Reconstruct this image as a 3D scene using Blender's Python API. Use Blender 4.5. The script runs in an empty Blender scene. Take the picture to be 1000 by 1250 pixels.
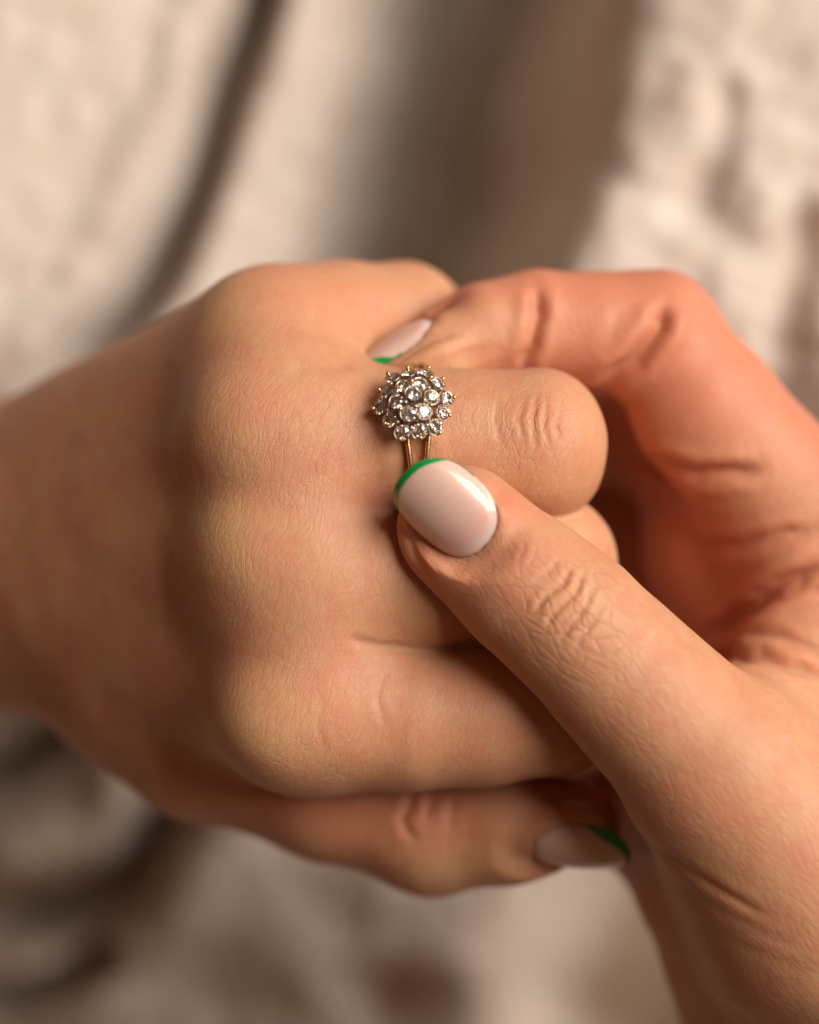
import bpy, bmesh, math, random
import numpy as np
from mathutils import Vector, Matrix

# ------------------------------------------------------------------ camera, light, exposure
# Units: modelling is done in centimetres (x right, y up the picture, z towards the viewer) and
# scaled to metres. The view looks straight down at two hands above a lap.
S = 0.01
H = 40.0                     # cm from lens to the plane of focus
scene = bpy.context.scene
C = scene.collection

cam = bpy.data.cameras.new("camera")
cam.sensor_fit = 'VERTICAL'
cam.sensor_height = 36.0
cam.lens = 36.0 * H / 12.5
cam.clip_start = 0.02
cam.clip_end = 50
cam.dof.use_dof = True
cam.dof.focus_distance = (H - 0.05) * S
cam.dof.aperture_fstop = cam.lens / 21.0
cam.dof.aperture_blades = 0
cam_o = bpy.data.objects.new("camera", cam)
cam_o.location = (0, 0, H * S)
C.objects.link(cam_o)
scene.camera = cam_o

world = bpy.data.worlds.new("World")
scene.world = world
world.use_nodes = True
bg = world.node_tree.nodes["Background"]
bg.inputs[0].default_value = (1.0, 0.50, 0.26, 1)
bg.inputs[1].default_value = 0.105


def area_light(name, loc, target, size, sizey, energy, col):
    l = bpy.data.lights.new(name, 'AREA')
    l.shape = 'RECTANGLE'
    l.size = size
    l.size_y = sizey
    l.energy = energy
    l.color = col
    o = bpy.data.objects.new(name, l)
    o.location = loc
    d = Vector(target) - Vector(loc)
    o.rotation_euler = d.to_track_quat('-Z', 'Y').to_euler()
    C.objects.link(o)
    return o


area_light("window_light", (0.70, 0.36, 0.72), (0.0, 0.0, -0.03), 0.66, 0.85, 22.5, (1.0, 0.945, 0.885))

scene.view_settings.view_transform = 'Standard'
scene.view_settings.look = 'None'
scene.view_settings.exposure = 0.0
scene.view_settings.gamma = 1.0
scene.cycles.max_bounces = 7
scene.cycles.diffuse_bounces = 3
scene.cycles.glossy_bounces = 4
scene.cycles.transmission_bounces = 7
scene.cycles.sample_clamp_indirect = 6.0


# ------------------------------------------------------------------ helpers
def P(px, py, z=0.0):
    """point (cm) at height z seen where the photograph has pixel px, py"""
    f = (H - z) / H
    return np.array([(px - 500) * 0.01 * f, (625 - py) * 0.01 * f, z], dtype=np.float64)


def unit(v):
    v = np.asarray(v, dtype=np.float64)
    return v / np.linalg.norm(v)


def smin(a, b, k):
    h = np.clip(0.5 + 0.5 * (b - a) / k, 0, 1)
    return b + (a - b) * h - k * h * (1 - h)


def sstep(e0, e1, x):
    t = np.clip((x - e0) / (e1 - e0), 0, 1)
    return t * t * (3 - 2 * t)


class Cone:
    """round cone between two points, optionally flattened along n by factor f"""
    def __init__(s, a, b, ra, rb, n=None, f=1.0):
        s.a = np.array(a); s.b = np.array(b); s.ra = ra; s.rb = rb
        s.n = None if n is None else unit(n); s.f = f

    def __call__(s, p):
        q = p - s.a.astype(p.dtype)
        d = (s.b - s.a).astype(p.dtype)
        if s.n is not None:
            n = s.n.astype(p.dtype)
            g = 1.0 / s.f - 1.0
            q = q + (q @ n)[:, None] * n * g
            d = d + (d @ n) * n * g
        t = np.clip((q @ d) / max(float(d @ d), 1e-9), 0, 1).astype(p.dtype)
        q = q - t[:, None] * d
        return np.sqrt(np.einsum('ij,ij->i', q, q)) - (s.ra + (s.rb - s.ra) * t)


def chain(pts):
    """pts: list of (px, py, z, r) -> list of cones"""
    out = []
    for (a, b) in zip(pts[:-1], pts[1:]):
        out.append(Cone(P(*a[:3]), P(*b[:3]), a[3], b[3]))
    return out


def chain_d(prims, p, k):
    d = prims[0](p)
    for c in prims[1:]:
        d = smin(d, c(p), k)
    return d


def surface_nets(fn, lo, hi, h):
    lo = np.array(lo); hi = np.array(hi)
    n = np.ceil((hi - lo) / h).astype(int) + 1
    ax = [lo[i] + h * np.arange(n[i]) for i in range(3)]
    X, Y, Z = np.meshgrid(*ax, indexing='ij')
    pts = np.stack([X.ravel(), Y.ravel(), Z.ravel()], 1).astype(np.float32)
    D = np.empty(len(pts), np.float32)
    for s in range(0, len(pts), 400000):
        D[s:s + 400000] = fn(pts[s:s + 400000])
    D = D.reshape(n)
    ins = D < 0
    cnt = np.zeros(n - 1, np.int32)
    for dx in (0, 1):
        for dy in (0, 1):
            for dz in (0, 1):
                cnt += ins[dx:n[0] - 1 + dx, dy:n[1] - 1 + dy, dz:n[2] - 1 + dz]
    cell = (cnt > 0) & (cnt < 8)
    idx = -np.ones(n - 1, np.int64)
    ci = np.argwhere(cell)
    idx[cell] = np.arange(len(ci))
    acc = np.zeros((len(ci), 3)); num = np.zeros(len(ci))
    corners = [(a, b, c) for a in (0, 1) for b in (0, 1) for c in (0, 1)]
    for c0 in corners:
        for a in range(3):
            if c0[a]: continue
            c1 = list(c0); c1[a] = 1
            d0 = D[ci[:, 0] + c0[0], ci[:, 1] + c0[1], ci[:, 2] + c0[2]]
            d1 = D[ci[:, 0] + c1[0], ci[:, 1] + c1[1], ci[:, 2] + c1[2]]
            m = (d0 < 0) != (d1 < 0)
            t = np.where(m, d0 / np.where(m, d0 - d1, 1), 0)
            e = np.zeros((len(ci), 3)) + np.array(c0)
            e[:, a] += t
            acc[m] += e[m]; num[m] += 1
    v = lo + h * (ci + acc / num[:, None])
    faces = []
    for a in range(3):
        b, c = (a + 1) % 3, (a + 2) % 3
        sl0 = [slice(None)] * 3; sl1 = [slice(None)] * 3
        sl0[a] = slice(0, -1); sl1[a] = slice(1, None)
        m = ins[tuple(sl0)] != ins[tuple(sl1)]
        e = np.argwhere(m)
        ok = (e[:, b] > 0) & (e[:, c] > 0) & (e[:, b] < n[b] - 1) & (e[:, c] < n[c] - 1)
        e = e[ok]
        f0 = ins[e[:, 0], e[:, 1], e[:, 2]]
        q = []
        for (ob, oc) in ((-1, -1), (0, -1), (0, 0), (-1, 0)):
            g = e.copy(); g[:, b] += ob; g[:, c] += oc
            q.append(idx[g[:, 0], g[:, 1], g[:, 2]])
        q = np.stack(q, 1)
        q[~f0] = q[~f0][:, ::-1]
        faces.append(q)
    return v, np.concatenate(faces)


def mesh_np(name, v, f):
    me = bpy.data.meshes.new(name)
    f = np.asarray(f, np.int32)
    k = f.shape[1]
    me.vertices.add(len(v)); me.vertices.foreach_set("co", np.ascontiguousarray(v, np.float32).ravel())
    me.loops.add(f.size); me.loops.foreach_set("vertex_index", f.ravel())
    me.polygons.add(len(f))
    me.polygons.foreach_set("loop_start", np.arange(0, f.size, k, dtype=np.int32))
    me.polygons.foreach_set("loop_total", np.full(len(f), k, np.int32))
    me.update(calc_edges=True)
    me.validate()
    return me


def get_co(me):
    a = np.empty(len(me.vertices) * 3, np.float32); me.vertices.foreach_get("co", a)
    return a.reshape(-1, 3).astype(np.float64)


def subdiv(me, levels):
    o = bpy.data.objects.new("work", me); C.objects.link(o)
    m = o.modifiers.new("s", 'SUBSURF'); m.levels = levels; m.render_levels = levels
    m.boundary_smooth = 'ALL'
    dg = bpy.context.evaluated_depsgraph_get(); dg.update()
    out = bpy.data.meshes.new_from_object(o.evaluated_get(dg))
    bpy.data.objects.remove(o)
    return out


def smooth(me):
    me.polygons.foreach_set("use_smooth", np.ones(len(me.polygons), bool))


def tag(o, label=None, cat=None, group=None, kind=None):
    if label: o['label'] = label
    if cat: o['category'] = cat
    if group: o['group'] = group
    if kind: o['kind'] = kind
    return o


def link(name, me, mat=None, parent=None):
    o = bpy.data.objects.new(name, me)
    C.objects.link(o)
    if mat is not None and not me.materials: me.materials.append(mat)
    if parent is not None: o.parent = parent
    return o


# --- cheap vectorised value noise on points (geometry detail)
rng = np.random.RandomState(7)
_T = rng.rand(64, 64, 64).astype(np.float32)


def vnoise(p):
    i = np.floor(p).astype(int); f = p - i; f = f * f * (3 - 2 * f)
    i = i & 63; j = (i + 1) & 63
    r = 0
    for a in (0, 1):
        for b in (0, 1):
            for c in (0, 1):
                w = (f[:, 0] if a else 1 - f[:, 0]) * (f[:, 1] if b else 1 - f[:, 1]) * (f[:, 2] if c else 1 - f[:, 2])
                r = r + w * _T[(j if a else i)[:, 0], (j if b else i)[:, 1], (j if c else i)[:, 2]]
    return r * 2 - 1


def fbm(p, o=3):
    r = 0; a = 1
    for k in range(o):
        r = r + a * vnoise(p * 2 ** k + 17.3 * k); a *= .5
    return r


# ------------------------------------------------------------------ materials
def new_mat(name):
    m = bpy.data.materials.new(name); m.use_nodes = True
    nt = m.node_tree
    b = nt.nodes["Principled BSDF"]
    return m, nt, b


class NT:
    def __init__(s, nt): s.nt = nt
    def node(s, t, **kw):
        n = s.nt.nodes.new(t)
        for k, v in kw.items(): setattr(n, k, v)
        return n
    def put(s, sock, v):
        if isinstance(v, bpy.types.NodeSocket): s.nt.links.new(v, sock)
        else: sock.default_value = v
    def math(s, op, a, b=0.0, c=None, clamp=False):
        n = s.node('ShaderNodeMath', operation=op, use_clamp=clamp)
        s.put(n.inputs[0], a); s.put(n.inputs[1], b)
        if c is not None: s.put(n.inputs[2], c)
        return n.outputs[0]
    def mix(s, f, a, b, mode='MIX'):
        n = s.node('ShaderNodeMix', data_type='RGBA', blend_type=mode)
        s.put(n.inputs[0], f); s.put(n.inputs[6], a); s.put(n.inputs[7], b)
        return n.outputs[2]
    def ramp(s, v, lo, hi, a=0.0, b=1.0, mode='SMOOTHSTEP'):
        n = s.node('ShaderNodeMapRange', interpolation_type=mode)
        s.put(n.inputs[0], v); s.put(n.inputs[1], lo); s.put(n.inputs[2], hi); s.put(n.inputs[3], a); s.put(n.inputs[4], b)
        return n.outputs[0]
    def noise(s, vec, scale, detail=2.0, rough=0.5, out=0):
        n = s.node('ShaderNodeTexNoise')
        s.put(n.inputs['Vector'], vec); s.put(n.inputs['Scale'], scale); s.put(n.inputs['Detail'], detail); s.put(n.inputs['Roughness'], rough)
        return n.outputs[out]
    def voro_edge(s, vec, scale, rand=1.0):
        n = s.node('ShaderNodeTexVoronoi', feature='DISTANCE_TO_EDGE')
        s.put(n.inputs['Vector'], vec); s.put(n.inputs['Scale'], scale); s.put(n.inputs['Randomness'], rand)
        return n.outputs['Distance']
    def attr(s, name):
        n = s.node('ShaderNodeAttribute', attribute_name=name); return n
    def vmath(s, op, a, b):
        n = s.node('ShaderNodeVectorMath', operation=op)
        s.put(n.inputs[0], a); s.put(n.inputs[1], b)
        return n.outputs[0]


def skin_material():
    m, nt, b = new_mat("skin")
    N = NT(nt)
    tex = N.node('ShaderNodeTexCoord').outputs['Object']        # metres
    cm = N.vmath('MULTIPLY', tex, (100, 100, 100))              # centimetres
    # local along/around finger coordinates, as a vector attribute
    fl = N.attr("flow").outputs['Vector']
    wr = N.attr("wrinkle").outputs['Fac']
    ye = N.attr("bone").outputs['Fac']
    re = N.attr("blood").outputs['Fac']
    warp = N.vmath('MULTIPLY', N.vmath('SUBTRACT', N.noise(cm, 1.3, 1, .5, 1), (.5, .5, .5)), (.35, .35, .35))
    c2 = N.vmath('ADD', fl, warp)
    # two crossing families of fine lines and the little plates between them
    def family(deg, long, short, off):
        mp = N.node('ShaderNodeMapping', vector_type='POINT')
        nt.links.new(c2, mp.inputs[0])
        mp.inputs['Location'].default_value = off
        mp.inputs['Rotation'].default_value = (0, 0, math.radians(deg))
        mp.inputs['Scale'].default_value = (1 / short, 1 / long, 1 / short)
        return N.voro_edge(mp.outputs[0], 1.0)
    l1 = N.ramp(family(58, .36, .105, (1, 2, 3)), 0.0, 0.13)
    l2 = N.ramp(family(-28, .34, .09, (4, 1, 0)), 0.0, 0.15)
    l5 = N.ramp(family(12, .28, .08, (2, 7, 5)), 0.0, 0.17)
    l4 = N.ramp(N.voro_edge(cm, 34.0), 0.0, 0.35)
    v3 = N.voro_edge(N.vmath('MULTIPLY', c2, (1.0, .5, 1.0)), 5.5)
    l3 = N.ramp(v3, 0.0, 0.10)
    n1 = N.noise(cm, 16.0, 4, .6)
    fine = N.math('ADD', N.math('ADD', N.math('MULTIPLY', l1, .42), N.math('MULTIPLY', l2, .36)), N.math('ADD', N.math('MULTIPLY', l4, .40), N.math('MULTIPLY', l5, .30)))
    big = N.math('MULTIPLY', l3, N.math('MULTIPLY', wr, 2.0))
    amount = N.ramp(N.noise(cm, .9, 2, .5), .3, .7, .55, 1.0)
    palm = N.math('SUBTRACT', 1.0, N.math('MULTIPLY', re, .6))
    h = N.math('ADD', N.math('MULTIPLY', N.math('MULTIPLY', fine, amount), palm), big)
    h = N.math('ADD', h, N.math('MULTIPLY', n1, .22))
    bump = N.node('ShaderNodeBump')
    bump.inputs['Strength'].default_value = 1.0
    bump.inputs['Distance'].default_value = 0.000052
    N.put(bump.inputs['Height'], h)
    nt.links.new(bump.outputs[0], b.inputs['Normal'])
    # colour: base, mottling, yellowish over bone, redder on the palm side
    base = (0.57, 0.295, 0.155, 1)
    col = N.mix(N.ramp(N.noise(cm, 1.3, 3, .55), .35, .7), base, (0.58, 0.262, 0.14, 1))
    col = N.mix(N.math('MULTIPLY', N.ramp(N.noise(cm, 2.6, 5, .7), .42, .75), .65), col, (0.54, 0.222, 0.125, 1))
    col = N.mix(N.math('MULTIPLY', ye, .65), col, (0.70, 0.45, 0.20, 1))
    col = N.mix(N.math('MULTIPLY', re, .8), col, (0.60, 0.18, 0.105, 1))
    col = N.mix(N.math('MULTIPLY', N.math('SUBTRACT', 1.0, N.math('MULTIPLY', N.math('MULTIPLY', l1, l2), l5)), .17), col, (0.42, 0.17, 0.10, 1))
    col = N.mix(N.math('MULTIPLY', N.math('MULTIPLY', N.math('SUBTRACT', 1.0, l3), wr), .25), col, (0.42, 0.15, 0.09, 1))
    # dry flecks along some of the lines
    fleck = N.ramp(family(70, .40, .03, (9, 3, 1)), 0.10, 0.0)
    fleck = N.math('MULTIPLY', fleck, N.ramp(N.noise(cm, 3.5, 3, .6), .58, .70))
    col = N.mix(N.math('MULTIPLY', fleck, N.math('ADD', .18, N.math('MULTIPLY', wr, .35))), col, (0.80, 0.62, 0.50, 1))
    nt.links.new(col, b.inputs['Base Color'])
    N.put(b.inputs['Roughness'], N.ramp(N.noise(cm, 30.0, 3, .6), .3, .7, .42, .62))
    b.inputs['Specular IOR Level'].default_value = 0.32
    b.inputs['Subsurface Weight'].default_value = 0.55
    b.inputs['Subsurface Radius'].default_value = (1.0, 0.30, 0.14)
    b.inputs['Subsurface Scale'].default_value = 0.0035
    return m


SKIN = skin_material()


def simple(name, col, rough, metal=0.0, coat=0.0, sss=0.0):
    m, nt, b = new_mat(name)
    b.inputs['Base Color'].default_value = (*col, 1)
    b.inputs['Roughness'].default_value = rough
    b.inputs['Metallic'].default_value = metal
    b.inputs['Coat Weight'].default_value = coat
    b.inputs['Coat Roughness'].default_value = 0.06
    if sss:
        b.inputs['Subsurface Weight'].default_value = sss
        b.inputs['Subsurface Radius'].default_value = (1, .5, .35)
        b.inputs['Subsurface Scale'].default_value = 0.002
    return m


def nail_material():
    m, nt, b = new_mat("nude_polish")
    N = NT(nt)
    v = N.attr("lengthwise").outputs['Fac']
    tex = N.vmath('MULTIPLY', N.node('ShaderNodeTexCoord').outputs['Object'], (100, 100, 100))
    col = N.mix(N.ramp(v, .05, .9), (0.70, 0.39, 0.31, 1), (0.68, 0.45, 0.35, 1))
    col = N.mix(N.math('MULTIPLY', N.ramp(N.noise(tex, 3.0, 2, .5), .4, .7), .3), col, (0.60, 0.40, 0.32, 1))
    col = N.mix(N.ramp(v, .20, .0), col, (0.64, 0.47, 0.41, 1))
    nt.links.new(col, b.inputs['Base Color'])
    b.inputs['Roughness'].default_value = .38
    b.inputs['Coat Weight'].default_value = .55
    b.inputs['Coat Roughness'].default_value = 0.08
    b.inputs['Subsurface Weight'].default_value = .3
    b.inputs['Subsurface Radius'].default_value = (1, .4, .3)
    b.inputs['Subsurface Scale'].default_value = 0.002
    return m


NUDE = nail_material()
GREEN = simple("green_polish", (0.0, 0.27, 0.05), .25, 0, .8)


def gold_material(name, col, rough):
    m, nt, b = new_mat(name)
    N = NT(nt)
    tex = N.vmath('MULTIPLY', N.node('ShaderNodeTexCoord').outputs['Object'], (100, 100, 100))
    n = N.noise(tex, 14.0, 4, .6)
    c = N.mix(N.ramp(n, .45, .7), (*col, 1), (col[0] * .35, col[1] * .28, col[2] * .22, 1))
    nt.links.new(c, b.inputs['Base Color'])
    b.inputs['Metallic'].default_value = 1.0
    N.put(b.inputs['Roughness'], N.ramp(n, .3, .7, rough, rough + .2))
    bp = N.node('ShaderNodeBump'); bp.inputs['Distance'].default_value = .00003
    N.put(bp.inputs['Height'], N.noise(tex, 40.0, 3, .6)); nt.links.new(bp.outputs[0], b.inputs['Normal'])
    return m


GOLD = gold_material("worn_gold", (0.80, 0.55, 0.25), .22)
SILVER = gold_material("tarnished_silver", (0.70, 0.60, 0.50), .28)


def gem_material():
    m, nt, b = new_mat("clear_stone")
    b.inputs['Base Color'].default_value = (.97, .86, .76, 1)
    b.inputs['Roughness'].default_value = 0.05
    b.inputs['IOR'].default_value = 2.3
    b.inputs['Transmission Weight'].default_value = 0.97
    b.inputs['Metallic'].default_value = 0.0
    return m


GEM = gem_material()


# ------------------------------------------------------------------ hands
class Nail:
    """nail plate frame: centre c, lengthwise axis a (towards the free edge), outward normal n"""
    def __init__(s, c, a, n, half_w, half_l, Rw, Rl, p=2.6, drop=.05):
        s.drop = drop
        s.c = np.array(c); s.a = unit(a)
        n = np.array(n, float); n = n - (n @ s.a) * s.a; s.n = unit(n)
        s.t = np.cross(s.a, s.n); s.w = half_w; s.l = half_l; s.Rw = Rw; s.Rl = Rl; s.p = p

    def height(s, u, v):
        u = np.clip(u, -1.25 * s.w, 1.25 * s.w)
        return -(s.Rw - np.sqrt(np.maximum(s.Rw ** 2 - u ** 2, 0.0))) - v * v / (2 * s.Rl) - s.drop * (np.clip(np.abs(u / s.w), 0, 1.08) ** 5 + .6 * np.abs(np.clip(v / s.l, -1.08, 0)) ** 5)

    def local(s, p):
        q = p - s.c
        return q @ s.t, q @ s.a, q @ s.n

    def point(s, u, v, dh=0.0):
        h = s.height(u, v) + dh
        return s.c + u[..., None] * s.t + v[..., None] * s.a + h[..., None] * s.n

    def press(s, p):
        u, v, h = s.local(p)
        hn = s.height(u, v)
        r = (np.abs(u / s.w) ** s.p + np.abs(v / s.l) ** s.p) ** (1 / s.p)
        near = (np.abs(h - hn) < 0.45)
        fall = 1 - sstep(.22, .42, np.abs(h - hn))
        inside = near & (r < 1.0)
        dn = np.zeros(len(p))
        dn[inside] = (hn - 0.05 - h)[inside]
        # rim: folds hug the plate at the sides and the base, free at the tip
        rim = near & (r >= 1.0)
        dist = (r - 1.0) * s.w
        tipw = 1 - sstep(0.25, .7, v / s.l)
        w = (1 - sstep(0.0, 0.40, dist)) * tipw
        lift = 0.035 * np.exp(-((dist - 0.09) / 0.07) ** 2) * tipw - 0.015 * np.exp(-(dist / .03) ** 2)
        tgt = hn + lift
        dn[rim] = ((tgt - h) * w * fall)[rim]
        tipr = rim & (h > hn - .05) & (dist < .3)
        dn[tipr] += (fall * (hn - .06 - h) * (1 - tipw) * (1 - sstep(.0, .3, dist)))[tipr]
        return p + dn[:, None] * s.n


def nail_mesh(nl, tip_w=0.09, tip_curve=0.55, nu=49, nv=44, th=0.035):
    """the plate as a squircle; returns (plate mesh, coloured tip mesh)"""
    def build(name, f0, f1, n_v, lift):
        us = np.linspace(-1, 1, nu)
        V = []
        ts = np.linspace(0, 1, n_v)
        U = np.sign(us) * (1 - (1 - np.abs(us)) ** 1.6)
        grid = np.zeros((nu, n_v, 2))
        for i, u in enumerate(U):
            e = (1 - abs(u) ** nl.p) ** (1 / nl.p)
            a, b_ = f0(u, e), f1(u, e)
            grid[i, :, 0] = u * nl.w
            grid[i, :, 1] = (a + (b_ - a) * ts) * nl.l
        uu, vv = grid[..., 0], grid[..., 1]
        rr = (np.abs(uu / nl.w) ** nl.p + np.abs(vv / nl.l) ** nl.p) ** (1 / nl.p)
        edge = -0.03 * sstep(.86, 1.0, rr)          # rounded rim
        top = nl.point(uu, vv, lift + edge + 0.02)
        bot = nl.point(uu, vv, lift - th + 0.0 * uu)
        Vt = np.concatenate([top.reshape(-1, 3), bot.reshape(-1, 3)])
        F = []
        k = nu * n_v
        g = lambda i, j, s=0: i * n_v + j + s * k
        for i in range(nu - 1):
            for j in range(n_v - 1):
                F.append((g(i, j), g(i, j + 1), g(i + 1, j + 1), g(i + 1, j)))
                F.append((g(i, j, 1), g(i + 1, j, 1), g(i + 1, j + 1, 1), g(i, j + 1, 1)))
        for i in range(nu - 1):
            F.append((g(i, 0), g(i + 1, 0), g(i + 1, 0, 1), g(i, 0, 1)))
            F.append((g(i, n_v - 1, 1), g(i + 1, n_v - 1, 1), g(i + 1, n_v - 1), g(i, n_v - 1)))
        me = mesh_np(name, Vt * S, F)
        smooth(me)
        at = me.attributes.new("lengthwise", 'FLOAT', 'POINT')
        vals = (np.concatenate([vv.ravel(), vv.ravel()]) / nl.l + 1) / 2
        if len(me.vertices) == len(vals): at.data.foreach_set("value", vals.astype(np.float32))
        return me
    smile = lambda u, e: min(e, (1 - tip_w / nl.l) - tip_curve * abs(u) ** 2.4) if True else 0
    def sm(u, e):
        return max(-e, min(e, (1 - tip_w / nl.l) - tip_curve * abs(u) ** 2.6))
    plate = build("fingernail", lambda u, e: -e, sm, nv, 0.0)
    tip = build("nail_tip", sm, lambda u, e: e, 12, 0.006)
    return plate, tip


class Crease:
    """a fold line over the skin, through picture points, on the surface that faces up (towards the viewer)"""
    def __init__(s, pts, depth, width, zr=(-9, 9), bulge=0.35):
        s.p = [np.array([q[0], q[1]], float) for q in pts]; s.depth = depth; s.width = width; s.zr = zr; s.b = bulge


def to_px(p):
    f = H / (H - p[:, 2])
    return np.stack([p[:, 0] * f * 100 + 500, 625 - p[:, 1] * f * 100], 1)


def polyline_dist(q, pts):
    best = np.full(len(q), 1e9); par = np.zeros(len(q)); n = len(pts) - 1
    for i in range(n):
        a, b = pts[i], pts[i + 1]
        d = b - a; t = np.clip(((q - a) @ d) / (d @ d), 0, 1)
        r = np.linalg.norm(q - a - t[:, None] * d, axis=1)
        m = r < best
        best[m] = r[m]; par[m] = ((i + t) / n)[m]
    return best, par


def build_hand(name, sdf, lo, hi, h, levels, nails, creases, marks, flow):
    v, f = surface_nets(sdf, lo, hi, h)
    me = mesh_np(name, v, f)
    me = subdiv(me, levels)
    p = get_co(me)
    # settle the refined surface on the true shape
    e = 0.02
    for it in range(2):
        d = sdf(p)
        g = np.stack([sdf(p + np.array(o)) for o in ((e, 0, 0), (0, e, 0), (0, 0, e))], 1) - d[:, None]
        gl = np.linalg.norm(g, axis=1); gl[gl < 1e-6] = 1
        step = np.clip(d / np.maximum(gl / e, .3), -0.05, 0.05)
        nrm = g / gl[:, None]
        p = p - nrm * step[:, None]
    # soft unevenness
    p += nrm * (0.022 * fbm(p * 0.9, 2) + 0.003 * fbm(p * 3.1 + 5, 2))[:, None]
    facing = sstep(-0.1, 0.25, nrm[:, 2])
    q = to_px(p)
    for c in creases:
        wob = c.p
        r, t = polyline_dist(q + 2.2 * np.stack([vnoise(p * 4 + 3), vnoise(p * 4 + 9)], 1), wob)
        taper = np.clip(np.minimum(t, 1 - t) * 5 + .12, 0, 1)
        m = facing * taper * ((p[:, 2] > c.zr[0]) & (p[:, 2] < c.zr[1]))
        x = r / c.width
        p -= nrm * (m * c.depth * (np.exp(-x * x) - c.b * np.exp(-(x / 2.6 - .95) ** 2 * 4)))[:, None]
    for nl in nails:
        p = nl.press(p)
    me.vertices.foreach_set("co", (p * S).astype(np.float32).ravel())
    me.update()
    # attributes for the skin material
    for key in ("wrinkle", "bone", "blood"):
        a = np.zeros(len(p))
        for (c, r, w) in marks.get(key, []):
            dd = np.linalg.norm((p - c) / (np.array(r) if np.ndim(r) else r), axis=1)
            a = np.maximum(a, w * np.exp(-dd ** 2 * 1.2))
        if key == "blood" and "palm" in marks:
            a = np.maximum(a, marks["palm"](p, nrm))
        at = me.attributes.new(key, 'FLOAT', 'POINT')
        at.data.foreach_set("value", a.astype(np.float32))
    at = me.attributes.new("flow", 'FLOAT_VECTOR', 'POINT')
    at.data.foreach_set("vector", flow(p).astype(np.float32).ravel())
    smooth(me)
    return me


def rot_flow(angle):
    c, s = math.cos(angle), math.sin(angle)
    def f(p):
        return np.stack([c * p[:, 0] + s * p[:, 1], -s * p[:, 0] + c * p[:, 1], p[:, 2]], 1)
    return f


# ---- the left hand: back of the hand up, fingers to the right, thumb below
L_ring = chain([(330, 535, -1.02, .98), (500, 538, -.90, .845), (575, 538, -.90, .84), (648, 541, -.95, .87), (655, 548, -2.2, .80), (640, 560, -3.3, .72), (520, 570, -3.9, .66), (440, 575, -3.9, .60)])
L_knuckle = [Cone(P(664, 516, -1.05), P(668, 572, -1.12), .58, .61)]   # squarer end of the bent joint
L_middle = chain([(340, 690, -1.05, 1.02), (520, 704, -1.02, .86), (600, 700, -1.2, .84), (664, 690, -1.5, .86), (665, 690, -2.8, .80), (640, 690, -3.8, .72), (520, 690, -4.3, .66), (440, 690, -4.3, .6)])
L_index = chain([(368, 860, -1.18, 1.00), (500, 874, -1.12, .87), (590, 872, -1.15, .86), (672, 856, -1.25, .88), (670, 850, -2.8, .80), (640, 840, -3.8, .72), (520, 830, -4.2, .66), (430, 825, -4.2, .6)])
L_pinky = chain([(335, 426, -1.75, .82), (420, 392, -2.25, .73), (495, 389, -2.75, .70), (510, 395, -3.7, .62), (480, 410, -4.2, .58), (400, 430, -4.4, .52)])
L_thumb = chain([(90, 770, -4.8, 1.12), (250, 900, -3.5, 1.06), (400, 960, -2.9, .93), (530, 1008, -2.65, .86), (620, 1008, -2.3, .72), (702, 1006, -1.98, .57)])
L_palm = [
    Cone(P(330, 432, -1.85), P(30, 598, -5.2), .86, 1.20),
    Cone(P(330, 545, -1.15), P(30, 650, -5.1), .95, 1.45),
    Cone(P(340, 690, -1.2), P(30, 710, -5.0), 1.0, 1.5),
    Cone(P(362, 850, -1.35), P(60, 735, -5.0), 1.0, 1.25),
    Cone(P(75, 672, -5.2), P(-330, 775, -7.2), 1.62, 2.7, (0.3, 0, .95), .85),
    Cone(P(130, 552, -4.2), P(320, 434, -1.9), .88, .82),
    Cone(P(345, 432, -1.80), P(345, 535, -1.10), .82, .90),      # row of knuckles
    Cone(P(348, 535, -1.08), P(355, 690, -1.12), .92, .95),
    Cone(P(355, 690, -1.12), P(380, 852, -1.22), .95, .95),
    Cone(P(400, 560, -1.12), P(405, 690, -1.15), .80, .82),      # webs between the fingers
    Cone(P(385, 700, -1.15), P(405, 860, -1.25), .86, .82),
    Cone(P(330, 480, -1.5), P(385, 470, -1.95), .70, .52),
    Cone(P(260, 620, -3.4), P(380, 700, -3.6), 1.5, 1.2),         # palm mass
    Cone(P(180, 840, -3.8), P(330, 880, -2.9), 1.05, .9),
]
L_bumps = [  # knuckle heads (centre, radius)
    (P(318, 420, -1.55), .58), (P(302, 522, -.74), .60), (P(312, 668, -.70), .62), (P(334, 876, -.80), .62),
]


def sdf_left(p):
    palm = chain_d(L_palm, p, .80)
    for c, r in L_bumps:
        palm = smin(palm, np.linalg.norm(p - c.astype(p.dtype), axis=1) - r, .45)
    fing = None
    for ch in (L_pinky, L_ring, L_middle, L_index):
        d = chain_d(ch, p, .28)
        if ch is L_ring: d = smin(d, L_knuckle[0](p), .22)
        fing = d if fing is None else smin(fing, d, .09)
    th = chain_d(L_thumb, p, .3)
    d = smin(palm, fing, .42)
    # thumb joins the palm broadly at its root but stays clear of the index finger
    k = .5
    px = p[:, 0]
    d2 = smin(d, th, .5)
    d3 = smin(d, th, .04)
    w = sstep(-2.6, -1.4, px)
    return d2 * (1 - w) + d3 * w


thumbnail_l = Nail(P(705, 1006, -1.98) + unit((.07, -.80, .60)) * .56, (1, -.06, .02), (0.07, -.80, .60), .42, .62, .52, 2.6)

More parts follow.
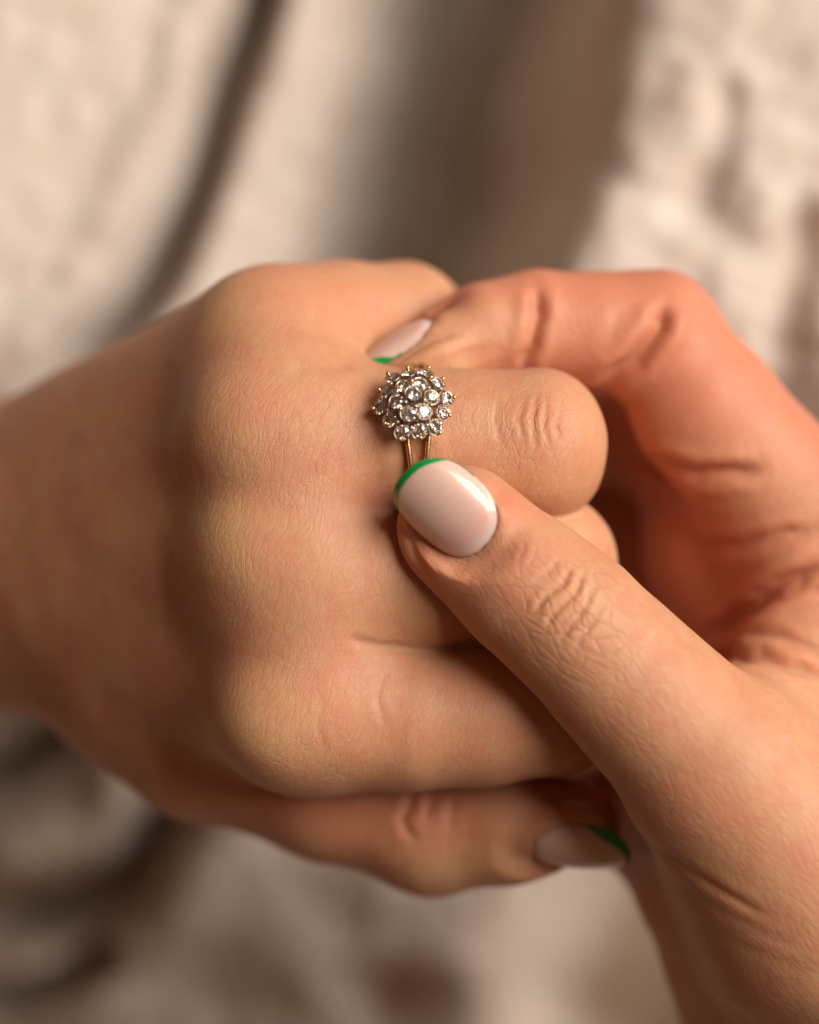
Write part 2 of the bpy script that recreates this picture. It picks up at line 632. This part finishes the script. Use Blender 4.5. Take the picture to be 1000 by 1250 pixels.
L_creases = [
    Crease([(432, 448), (400, 444), (350, 447)], .025, 11, (-2.6, 0)),
    Crease([(500, 791), (460, 788), (425, 779)], .04, 6, (-2, 0), .0),
    Crease([(395, 850), (388, 880), (398, 925)], .007, 4),
    Crease([(470, 815), (462, 850), (470, 890)], .010, 4),
    Crease([(640, 490), (632, 512), (640, 540)], .014, 3.2, (-.6, 1)),
    Crease([(655, 482), (650, 510), (656, 552)], .014, 3.0, (-.6, 1)),
    Crease([(668, 488), (664, 516), (672, 546)], .013, 3.0, (-.8, 1)),
    Crease([(684, 498), (680, 520), (686, 540)], .010, 3.0, (-.8, 1)),
    Crease([(610, 488), (604, 512), (612, 545)], .010, 3.5, (-.6, 1)),
    Crease([(500, 520), (506, 560), (508, 620)], .03, 12, (-.9, 1), .8),
    Crease([(505, 965), (492, 1000), (505, 1030)], .035, 6, (-4, -1.5)),
    Crease([(530, 968), (522, 1000)], .02, 6, (-4, -1.5)),
    Crease([(555, 970), (548, 1010)], .015, 5, (-4, -1.5)),
]
L_marks = {
    "wrinkle": [(P(655, 515, 0), (.8, .8, .8), .42), (P(240, 600, -1), (.5, 1.2, 1.0), .35), (P(520, 1000, -2), .6, .6)],
    "bone": [(P(268, 385, -1.3), (.5, .55, .8), .7), (P(262, 520, -.3), (.6, .6, .8), .35),
             (P(275, 655, -.3), (.7, .6, .9), .8), (P(300, 885, -.4), (.7, .65, .9), .85), (P(545, 1060, -2.2), (.5, .35, .6), .7),
             (P(660, 590, -.6), (.5, .4, .6), .35)],
    "blood": [(P(480, 985, -2), (1.8, .45, .8), .7), (P(700, 960, -2), (.9, .5, .9), .7), (P(450, 600, -.6), (.5, .6, .6), .35),
              (P(420, 370, -1.3), (.9, .5, .7), .35), (P(470, 830, -.3), (1.0, .6, .6), .25)],
}
me = build_hand("hand", sdf_left, (-9.0, -5.3, -10.2), (3.0, 3.6, .6), .11, 2, [thumbnail_l], L_creases, L_marks, rot_flow(math.radians(-25)))
left_hand = link("hand", me, SKIN)
tag(left_hand, "left hand with its back up, wearing the cluster ring, coming in from the left", "hand", "pair of hands holding each other")


def add_nail(nl, parent, label=None, **kw):
    a, b = nail_mesh(nl, **kw)
    o = link("fingernail", a, NUDE, parent)
    t = link("nail_tip", b, GREEN, o)
    return o


add_nail(thumbnail_l, left_hand, tip_w=.05, tip_curve=.9)

# ---- the right hand: thumb across the left fingers, index finger curling over the top
R_thumb = chain([(563, 645, -.08, .79), (652, 724, .0, .83), (701, 765, .04, .88), (752, 816, .0, .91), (800, 863, -.05, .95), (880, 945, -.25, 1.18), (1010, 1090, -.9, 1.85)])
R_index = chain([(489, 455, -1.38, .41), (530, 432, -1.48, .50), (595, 404, -1.78, .58), (655, 397, -2.0, .66), (730, 403, -2.15, .70), (800, 408, -2.3, .77), (862, 500, -2.4, .88), (985, 640, -2.6, 1.08)])
R_middle = chain([(965, 690, -3.8, 1.05), (850, 560, -4.4, .90), (780, 500, -4.6, .82), (640, 520, -4.9, .72), (540, 560, -5.2, .60)])
R_ring = chain([(940, 790, -5.0, 1.05), (800, 680, -5.8, .88), (740, 640, -6.0, .82), (600, 680, -6.1, .70), (500, 720, -6.0, .58)])
R_pinky = chain([(960, 900, -5.9, .95), (820, 830, -6.6, .76), (760, 800, -6.8, .70), (650, 830, -6.7, .62), (560, 850, -6.6, .52)])
R_palm = [
    Cone(P(990, 660, -2.7), P(1120, 1260, -4.0), 1.15, 1.9),
    Cone(P(960, 720, -3.9), P(1120, 1280, -4.8), 1.10, 1.8),
    Cone(P(940, 820, -5.0), P(1130, 1300, -5.4), 1.05, 1.8),
    Cone(P(970, 920, -5.8), P(1140, 1320, -6.0), 1.00, 1.7),
    Cone(P(880, 940, -1.2), P(1060, 1200, -2.3), 1.2, 2.1),      # thenar
    Cone(P(880, 1080, -2.9), P(1010, 1260, -3.2), 1.10, 1.9),
    Cone(P(866, 955, -2.5), P(905, 1040, -2.7), 1.05, 1.2),
    Cone(P(735, 935, -3.9), P(830, 1000, -3.8), 1.0, 1.1),
    Cone(P(908, 660, -4.0), P(985, 820, -4.2), 1.38, 1.42),         # pad below the index finger
    Cone(P(930, 880, -1.6), P(1010, 760, -2.5), .70, .80),        # web between thumb and index
    Cone(P(1120, 1330, -3.9), P(1360, 1800, -6.5), 2.7, 2.9, (0, 0.2, 1), .8),
]


def sdf_right(p):
    palm = chain_d(R_palm, p, .55)
    fing = None
    for ch in (R_index, R_middle, R_ring, R_pinky):
        d = chain_d(ch, p, .30)
        fing = d if fing is None else smin(fing, d, .06)
    d = smin(palm, fing, .35)
    return smin(d, chain_d(R_thumb, p, .25), .40)


thumbnail_r = Nail(P(540, 625, .72), (-.735, .66, .03), (-.36, -.24, 1), .52, .65, .85, 3.0, 2.5, .06)
_n = unit((-.55, .78, .26))
indexnail_r = Nail(P(500, 446, -1.38) + _n * .44, (-.83, -.55, .04), _n, .29, .54, .40, 2.4)

R_creases = [
    # index finger joints, palm side
    Crease([(655, 350), (657, 385), (650, 420), (634, 452)], .095, 7, (-4, 0)),
    Crease([(814, 372), (806, 402), (775, 440), (728, 476)], .14, 9, (-4, 0)),
    Crease([(757, 372), (748, 410), (735, 440)], .012, 8, (-4, 0)),
    Crease([(780, 560), (850, 580), (930, 572)], .11, 8, (-5, -1)),
    # palm lines
    Crease([(860, 785), (900, 750), (950, 715), (1010, 690)], .16, 9, (-7, -.5)),
    Crease([(840, 660), (900, 668), (1000, 640)], .07, 7, (-7, -.5)),
    Crease([(870, 800), (930, 800), (1010, 830)], .09, 6, (-7, -.3)),
    Crease([(900, 775), (950, 775), (1010, 800)], .05, 6, (-7, -.3)),
    Crease([(930, 740), (980, 720), (1010, 720)], .05, 6, (-7, -.3)),
    # thumb root fold
    Crease([(768, 1010), (800, 1035), (845, 1065), (890, 1095), (940, 1120)], .022, 5, (-4, 1)),
    Crease([(800, 1060), (860, 1100), (930, 1140), (1000, 1165)], .005, 6, (-4, 1)),
    Crease([(830, 1110), (900, 1155), (1000, 1190)], .005, 6, (-4, 1)),
    # thumb knuckle
    Crease([(700, 692), (688, 712), (668, 728), (652, 748)], .030, 3.2, (0, 2)),
    Crease([(712, 700), (704, 722), (684, 742), (664, 768)], .028, 3.2, (0, 2)),
    Crease([(728, 712), (716, 738), (700, 760), (682, 784)], .022, 3.2, (0, 2)),
    Crease([(742, 728), (730, 752), (712, 776), (700, 795)], .016, 3.2, (0, 2)),
    Crease([(684, 684), (668, 700), (650, 712)], .014, 3.0, (0, 2)),
    Crease([(640, 660), (632, 690)], .010, 3.0, (0, 2)),
]


def palm_side(p, n):
    q = to_px(p)
    a = sstep(700, 780, q[:, 0]) * sstep(-1.3, -2.0, p[:, 2]) * (1 - sstep(900, 960, q[:, 1]))
    up_ = 1 - sstep(480, 640, q[:, 1])
    b = sstep(-1.0, -1.5, p[:, 2]) * up_ * sstep(470, 520, q[:, 0]) * .75
    return np.clip(np.maximum(a * .95, b), 0, 1)


R_marks = {
    "wrinkle": [(P(705, 745, .9), (.95, .95, .8), .9)],
    "bone": [(P(690, 730, 1.0), (.5, .5, .6), .15)],
    "blood": [(P(610, 610, .6), (.5, .4, .6), .7), (P(620, 690, .7), (.8, .5, .6), .3), (P(500, 690, .3), (.5, .5, .6), .5),
              (P(720, 940, -2), (.9, .9, 1.5), .6), (P(760, 1150, -2.5), (.9, 1.4, 1.5), .7)],
    "palm": palm_side,
}
me = build_hand("hand", sdf_right, (-1.2, -12.5, -9.2), (9.2, 3.6, 1.6), .11, 2, [thumbnail_r, indexnail_r], R_creases, R_marks, rot_flow(math.radians(42)))
right_hand = link("hand", me, SKIN)
tag(right_hand, "right hand with its thumb laid across the other hand's fingers, palm half open", "hand", "pair of hands holding each other")
add_nail(thumbnail_r, right_hand, tip_w=.075, tip_curve=.42)
add_nail(indexnail_r, right_hand, tip_w=.06, tip_curve=.7)

# ------------------------------------------------------------------ the ring
ring_c = P(508, 540, -.90)           # on the axis of the ring finger
ang = math.radians(27)
up = np.array([0.02, math.sin(ang), math.cos(ang)]); up = unit(up)      # from the finger out through the head
ex = unit(np.array([1, 0, 0]) - up[0] * up)
ey = np.cross(up, ex)
head = ring_c + up * 1.02             # base of the cluster
ring_root = bpy.data.objects.new("ring", None)
ring_root.empty_display_size = .01
ring_root.location = tuple(head * S)
C.objects.link(ring_root)
tag(ring_root, "gold cluster ring of round clear stones on the ring finger", "ring")
RF = Matrix(((ex[0], ey[0], up[0]), (ex[1], ey[1], up[1]), (ex[2], ey[2], up[2])))
ring_root.rotation_euler = RF.to_euler()


def obj_from_bm(name, bm, mat, parent, sm=False):
    me = bpy.data.meshes.new(name); bm.to_mesh(me); bm.free()
    me.materials.append(mat)
    if sm: smooth(me)
    return link(name, me, None, parent)


def gem_mesh(r=0.091):
    """brilliant cut: table, crown, girdle, pavilion; faces up +z"""
    bm = bmesh.new()
    def circle(n, rad, z, off=0): return [bm.verts.new((rad * math.cos(2 * math.pi * (i + off) / n), rad * math.sin(2 * math.pi * (i + off) / n), z)) for i in range(n)]
    T = circle(8, r * .56, r * .34)
    M = circle(8, r * .82, r * .19, .5)
    G = circle(16, r, 0.03 * r)
    G2 = circle(16, r, -.03 * r)
    Q = circle(8, r * .52, -r * .42, 0)
    cu = bm.verts.new((0, 0, -r * .82))
    bm.faces.new(T)
    for i in range(8):
        j = (i + 1) % 8
        bm.faces.new((T[i], M[i], T[j]))
        bm.faces.new((M[i], G[2 * i + 1], G[(2 * i + 2) % 16]))
        bm.faces.new((M[i], G[2 * i], G[2 * i + 1]))
        bm.faces.new((T[i], M[i - 1], G[2 * i], M[i]))
        bm.faces.new((G2[2 * i], Q[i], G2[2 * i + 1]))
        bm.faces.new((G2[2 * i + 1], Q[i], Q[j]))
        bm.faces.new((G2[2 * i + 1], Q[j], G2[(2 * i + 2) % 16]))
        bm.faces.new((Q[i], cu, Q[j]))
    for i in range(16):
        j = (i + 1) % 16
        bm.faces.new((G[i], G2[i], G2[j], G[j]))
    bmesh.ops.recalc_face_normals(bm, faces=bm.faces)
    bmesh.ops.scale(bm, vec=(S, S, S), verts=bm.verts)
    me = bpy.data.meshes.new("stone"); bm.to_mesh(me); bm.free()
    me.materials.append(GEM)
    return me


def cup_mesh(r=0.098):
    """open cup that holds a stone: lathe of a thin wall"""
    prof = [(.35, -1.25), (.50, -1.0), (.78, -.55), (.98, -.10), (1.06, .05), (1.00, .10), (.94, .0), (.86, -.12), (.60, -.55), (.34, -.92), (0.001, -.96)]
    n = 20
    V = []; F = []
    for (a, z) in prof:
        for i in range(n):
            t = 2 * math.pi * i / n
            V.append((a * r * math.cos(t) * S, a * r * math.sin(t) * S, z * r * S))
    for k in range(len(prof) - 1):
        for i in range(n):
            j = (i + 1) % n
            F.append((k * n + i, k * n + j, (k + 1) * n + j, (k + 1) * n + i))
    me = mesh_np("setting_cup", np.array(V), F); smooth(me); me.materials.append(SILVER)
    return me


def prong_mesh(r, mat, name="prong"):
    bm = bmesh.new()
    bmesh.ops.create_uvsphere(bm, u_segments=12, v_segments=8, radius=r)
    for v in bm.verts:
        if v.co.z < 0:
            t = min(1, -v.co.z / r)
            v.co.z *= 3.6; v.co.x *= 1 - .25 * t; v.co.y *= 1 - .25 * t
    bmesh.ops.scale(bm, vec=(S, S, S), verts=bm.verts)
    me = bpy.data.meshes.new(name); bm.to_mesh(me); bm.free(); smooth(me); me.materials.append(mat)
    return me


GEM_ME, CUP_ME = gem_mesh(), cup_mesh()
PR_GOLD, PR_SIL = prong_mesh(.030, GOLD), prong_mesh(.027, SILVER)

# stones read off the photograph: pixel, height above the head's base
stones = [(504.7, 480, .42)]
stones += [(x, y, .31) for x, y in ((492.5, 471), (513.5, 468), (527, 485), (518, 502.5), (498.8, 505), (484.5, 490))]
stones += [(x, y, .14) for x, y in ((478.9, 461.4), (499, 455.5), (520.5, 455.4), (534.5, 467), (546, 485.4), (541, 503.5), (532, 521.5), (512.3, 526.5), (491, 528), (476.5, 511.8), (464, 496.8), (470.5, 478))]
rnd = random.Random(4)


def on_dome(px, py, hgt):
    """the point of the head at height hgt above its base that is seen at px, py"""
    a = P(px, py, 0.0); camp = np.array([0, 0, H]); d = unit(a - camp)
    t = ((head + up * hgt - camp) @ up) / (d @ up)
    w = camp + d * t
    q = w - head
    return np.array([q @ ex, q @ ey, q @ up])


def orient(o, loc, out, tilt, spin):
    o.location = tuple(loc * S)
    z = Vector((out[0] * tilt, out[1] * tilt, 1)).normalized()
    o.rotation_euler = (z.to_track_quat('Z', 'Y') @ Matrix.Rotation(spin, 3, 'Z').to_quaternion()).to_euler()


loc = [on_dome(*s) for s in stones]
cen = np.mean(loc[7:], axis=0)
for i, q in enumerate(loc):
    out = (q - cen)[:2]; r = np.linalg.norm(out); out = out / max(r, 1e-3)
    tilt = 0.05 if i == 0 else (.36 if i < 7 else .75)
    o = link("stone", GEM_ME, None, ring_root)
    orient(o, q, out, tilt + rnd.uniform(-.06, .06), rnd.uniform(0, 1))
    c = link("setting_cup", CUP_ME, None, o)
# prongs
def prong(q, out, tilt, me):
    o = link("prong", me, None, ring_root); orient(o, q, out, tilt, 0)
for i in range(7, 19):
    q = loc[i]; out = unit((q - cen) * [1, 1, 0])
    prong(q + np.array([out[0] * .085, out[1] * .085, -.01]), out, .8, PR_GOLD)
    j = 7 + (i - 7 + 1) % 12
    mid = (loc[i] + loc[j]) / 2; mo = unit((mid - cen) * [1, 1, 0])
    prong(mid + np.array([mo[0] * -.03, mo[1] * -.03, .055]), mo, .5, PR_SIL if i % 3 else PR_GOLD)
for i in range(1, 7):
    j = 1 + i % 6
    mid = (loc[i] + loc[j]) / 2; mo = unit((mid - loc[0]) * [1, 1, 0])
    prong(mid + np.array([mo[0] * .04, mo[1] * .04, .02]), mo, .35, PR_GOLD if i % 2 else PR_SIL)
    prong(mid + np.array([mo[0] * -.05, mo[1] * -.05, .07]), mo, .2, PR_SIL if i % 2 else PR_GOLD)

# gallery: tiered openwork under the stones (three rings joined by struts)
def tube(pts, r, closed=False, n=8, flat=1.0):
    pts = [np.array(q, float) for q in pts]; V = []; F = []; m = len(pts)
    for i, q in enumerate(pts):
        a = pts[(i - 1) % m] if closed or i else q; b = pts[(i + 1) % m] if closed or i < m - 1 else q
        t = unit(b - a); s = unit(np.cross(t, [0.01, .02, 1])); w = np.cross(s, t)
        rr = r[i] if isinstance(r, (list, tuple)) else r
        for k in range(n):
            f = 2 * math.pi * k / n
            V.append(q + (math.cos(f) * s + math.sin(f) * w * flat) * rr)
    for i in range(m if closed else m - 1):
        for k in range(n):
            k2 = (k + 1) % n; j = (i + 1) % m
            F.append((i * n + k, i * n + k2, j * n + k2, j * n + k))
    return V, F


def join(parts):
    V = []; F = []
    for v, f in parts:
        b = len(V); V += list(v); F += [tuple(x + b for x in q) for q in f]
    return np.array(V), F


parts = []
for rad, z in ((.20, .05), (.30, -.02), (.20, .16), (.12, .26)):
    parts.append(tube([cen * [1, 1, 0] * (1 if z < .1 else .8) + [rad * math.cos(t), rad * math.sin(t), z] for t in np.linspace(0, 2 * math.pi, 33)[:-1]], .022, True))
for i in range(1, 19):
    b = cen * [1, 1, 0] + unit((loc[i] - cen) * [1, 1, 0]) * .16
    parts.append(tube([[b[0], b[1], -.02], (loc[i] + [b[0], b[1], 0]) / 2 + [0, 0, -.09], loc[i] - [0, 0, .08]], .024))
parts.append(tube([[cen[0], cen[1], -.02], loc[0] - [0, 0, .07]], .05))
V, F = join(parts)
me = mesh_np("gallery", V * S, F); smooth(me)
link("gallery", me, SILVER, ring_root)

# two shanks that part under the head and meet at the back of the finger
for sx in (-1, 1):
    pts = []; rr = []
    for k in range(61):
        t = math.radians(-200 + 400 * 0 + k * 6.0)   # around the finger, starting at the back
        t = -math.pi + 2 * math.pi * k / 60
        spread = .115 * math.exp(-(t / 1.0) ** 2) + .035
        R = .945 + .05 * math.exp(-(t / .35) ** 2)
        # in head frame: finger axis is x, centre of the finger is at z=-1.02
        pts.append([sx * spread - .02 * sx * (1 - math.cos(t)) / 2 + .05 - .05 * math.cos(t), math.sin(t) * R, -1.02 + math.cos(t) * R])
    V, F = [], []
    n = 10; m = len(pts); pts = [np.array(q) for q in pts]
    for i, q in enumerate(pts):
        tt = unit(pts[min(i + 1, m - 1)] - pts[max(i - 1, 0)])
        s = np.array([1.0, 0, 0]); s = unit(s - (s @ tt) * tt); w = np.cross(s, tt)
        for k in range(n):
            f = 2 * math.pi * k / n
            V.append(q + math.copysign(abs(math.cos(f)) ** .7, math.cos(f)) * s * .034 + math.copysign(abs(math.sin(f)) ** .7, math.sin(f)) * w * .055)
    for i in range(m - 1):
        for k in range(n):
            k2 = (k + 1) % n
            F.append((i * n + k, i * n + k2, (i + 1) * n + k2, (i + 1) * n + k))
    me = mesh_np("shank", np.array(V) * S, F); smooth(me)
    link("shank", me, GOLD, ring_root)

# ------------------------------------------------------------------ the dress over the lap
def cloth_material():
    m, nt, b = new_mat("linen")
    N = NT(nt)
    tex = N.vmath('MULTIPLY', N.node('ShaderNodeTexCoord').outputs['Object'], (100, 100, 100))
    rot = N.node('ShaderNodeMapping'); rot.inputs['Rotation'].default_value = (0, 0, math.radians(20))
    nt.links.new(tex, rot.inputs[0]); r = rot.outputs[0]
    a = N.noise(N.vmath('MULTIPLY', r, (.5, 6.0, 1)), 1.0, 4, .6)
    c = N.noise(N.vmath('MULTIPLY', r, (6.0, .5, 1)), 1.0, 4, .6)
    w = N.math('ADD', N.ramp(a, .35, .7), N.ramp(c, .35, .7))
    col = N.mix(N.math('MULTIPLY', w, .35), (0.64, 0.555, 0.475, 1), (0.43, 0.29, 0.205, 1))
    nt.links.new(col, b.inputs['Base Color'])
    b.inputs['Roughness'].default_value = .9
    b.inputs['Sheen Weight'].default_value = .15
    bp = N.node('ShaderNodeBump'); bp.inputs['Distance'].default_value = .0004
    N.put(bp.inputs['Height'], N.math('ADD', a, c)); nt.links.new(bp.outputs[0], b.inputs['Normal'])
    return m


def line_u(px, py, a, b):
    """signed distance (px) to the right of the line a->b"""
    d = np.array(b, float) - np.array(a, float); d /= np.linalg.norm(d)
    return (px - a[0]) * (-d[1]) * -1 * -1 * 1.0 * 1 + (py - a[1]) * d[0]


def cloth_height(px, py):
    P3 = np.stack([px, py, 0 * px], 1)
    wob = 25 * fbm(P3 / 260., 2)
    x = px + wob; y = py
    z = np.zeros(len(px))
    q = np.stack([x, y], 1)
    top = 1 - sstep(430, 700, y)
    bot = sstep(750, 900, y)
    def fold(pts, depth, w, side=0.0, ws=120.):
        """a valley along a line of points, the cloth beside it raised on the right hand side by `side`"""
        d, t = polyline_dist(q, [np.array(a, float) for a in pts])
        e = np.clip(np.minimum(t, 1 - t) * 6, 0, 1)
        return -depth * np.exp(-(d / w) ** 2) * e + side * np.exp(-((d - 2.2 * w) / (w * 1.2)) ** 2) * e
    z += .004 * np.clip(300 - x, 0, 300) * (1 - sstep(430, 700, y))
    z += fold([(350, -140), (320, 20), (242, 190), (158, 375), (80, 540)], 2.9, 24, .3)
    xb = 715 - .26 * y + 30 * fbm(np.stack([0 * y, y / 130., 0 * y + .5], 1), 2)                     # edge of the upper layer, standing proud on the right
    z += top * (5.4 * sstep(-75, 75, x - xb) - 3.6 * np.exp(-((x - xb + 115) / 100.) ** 2))
    xl = 505 - .34 * y
    z += top * 1.6 * (1 - sstep(-70, 70, x - xl))
    z += -2.5 * bot * (1 - sstep(-50, 900, x))      # lap sunk at lower left so the hands' shadow lands out of frame
    z += fold([(860, 150), (815, 240), (790, 330)], .35, 34, .05)
    z += fold([(960, 280), (915, 380), (900, 470)], .6, 30, .1)
    z += fold([(200, 860), (228, 1000), (165, 1090), (70, 1135), (-120, 1170)], 2.5, 34, .9)
    z += fold([(140, 850), (40, 920), (-110, 1010)], 2.6, 34, .6)
    z += fold([(150, 1180), (40, 1228), (-90, 1265)], 2.6, 22, .3)
    z += fold([(900, 880), (770, 1110), (690, 1330)], 3.6, 85, .5)
    z += .20 * (.35 + .65 * sstep(380, 700, px + .5 * py)) * fbm(P3 / 120. + 4, 3) + .07 * fbm(P3 / 28. + 9, 3)
    return z


n = 420
ext = 26.0
gx = np.linspace(-ext, ext, n); X, Y = np.meshgrid(gx, gx, indexing='ij')
X = X.ravel(); Y = Y.ravel()
zb = -13.0
f = H / (H - zb)
px = X * f * 100 + 500; py = 625 - Y * f * 100
Z = zb + cloth_height(px, py)
i = np.arange(n - 1)[:, None] * n + np.arange(n - 1)[None, :]
i = i.ravel()
F = np.stack([i, i + n, i + n + 1, i + 1], 1)
me = mesh_np("dress", np.stack([X, Y, Z], 1) * S, F); smooth(me)
dress = link("dress", me, cloth_material())
tag(dress, "crumpled pale beige linen dress spread in soft folds behind the hands", "dress")
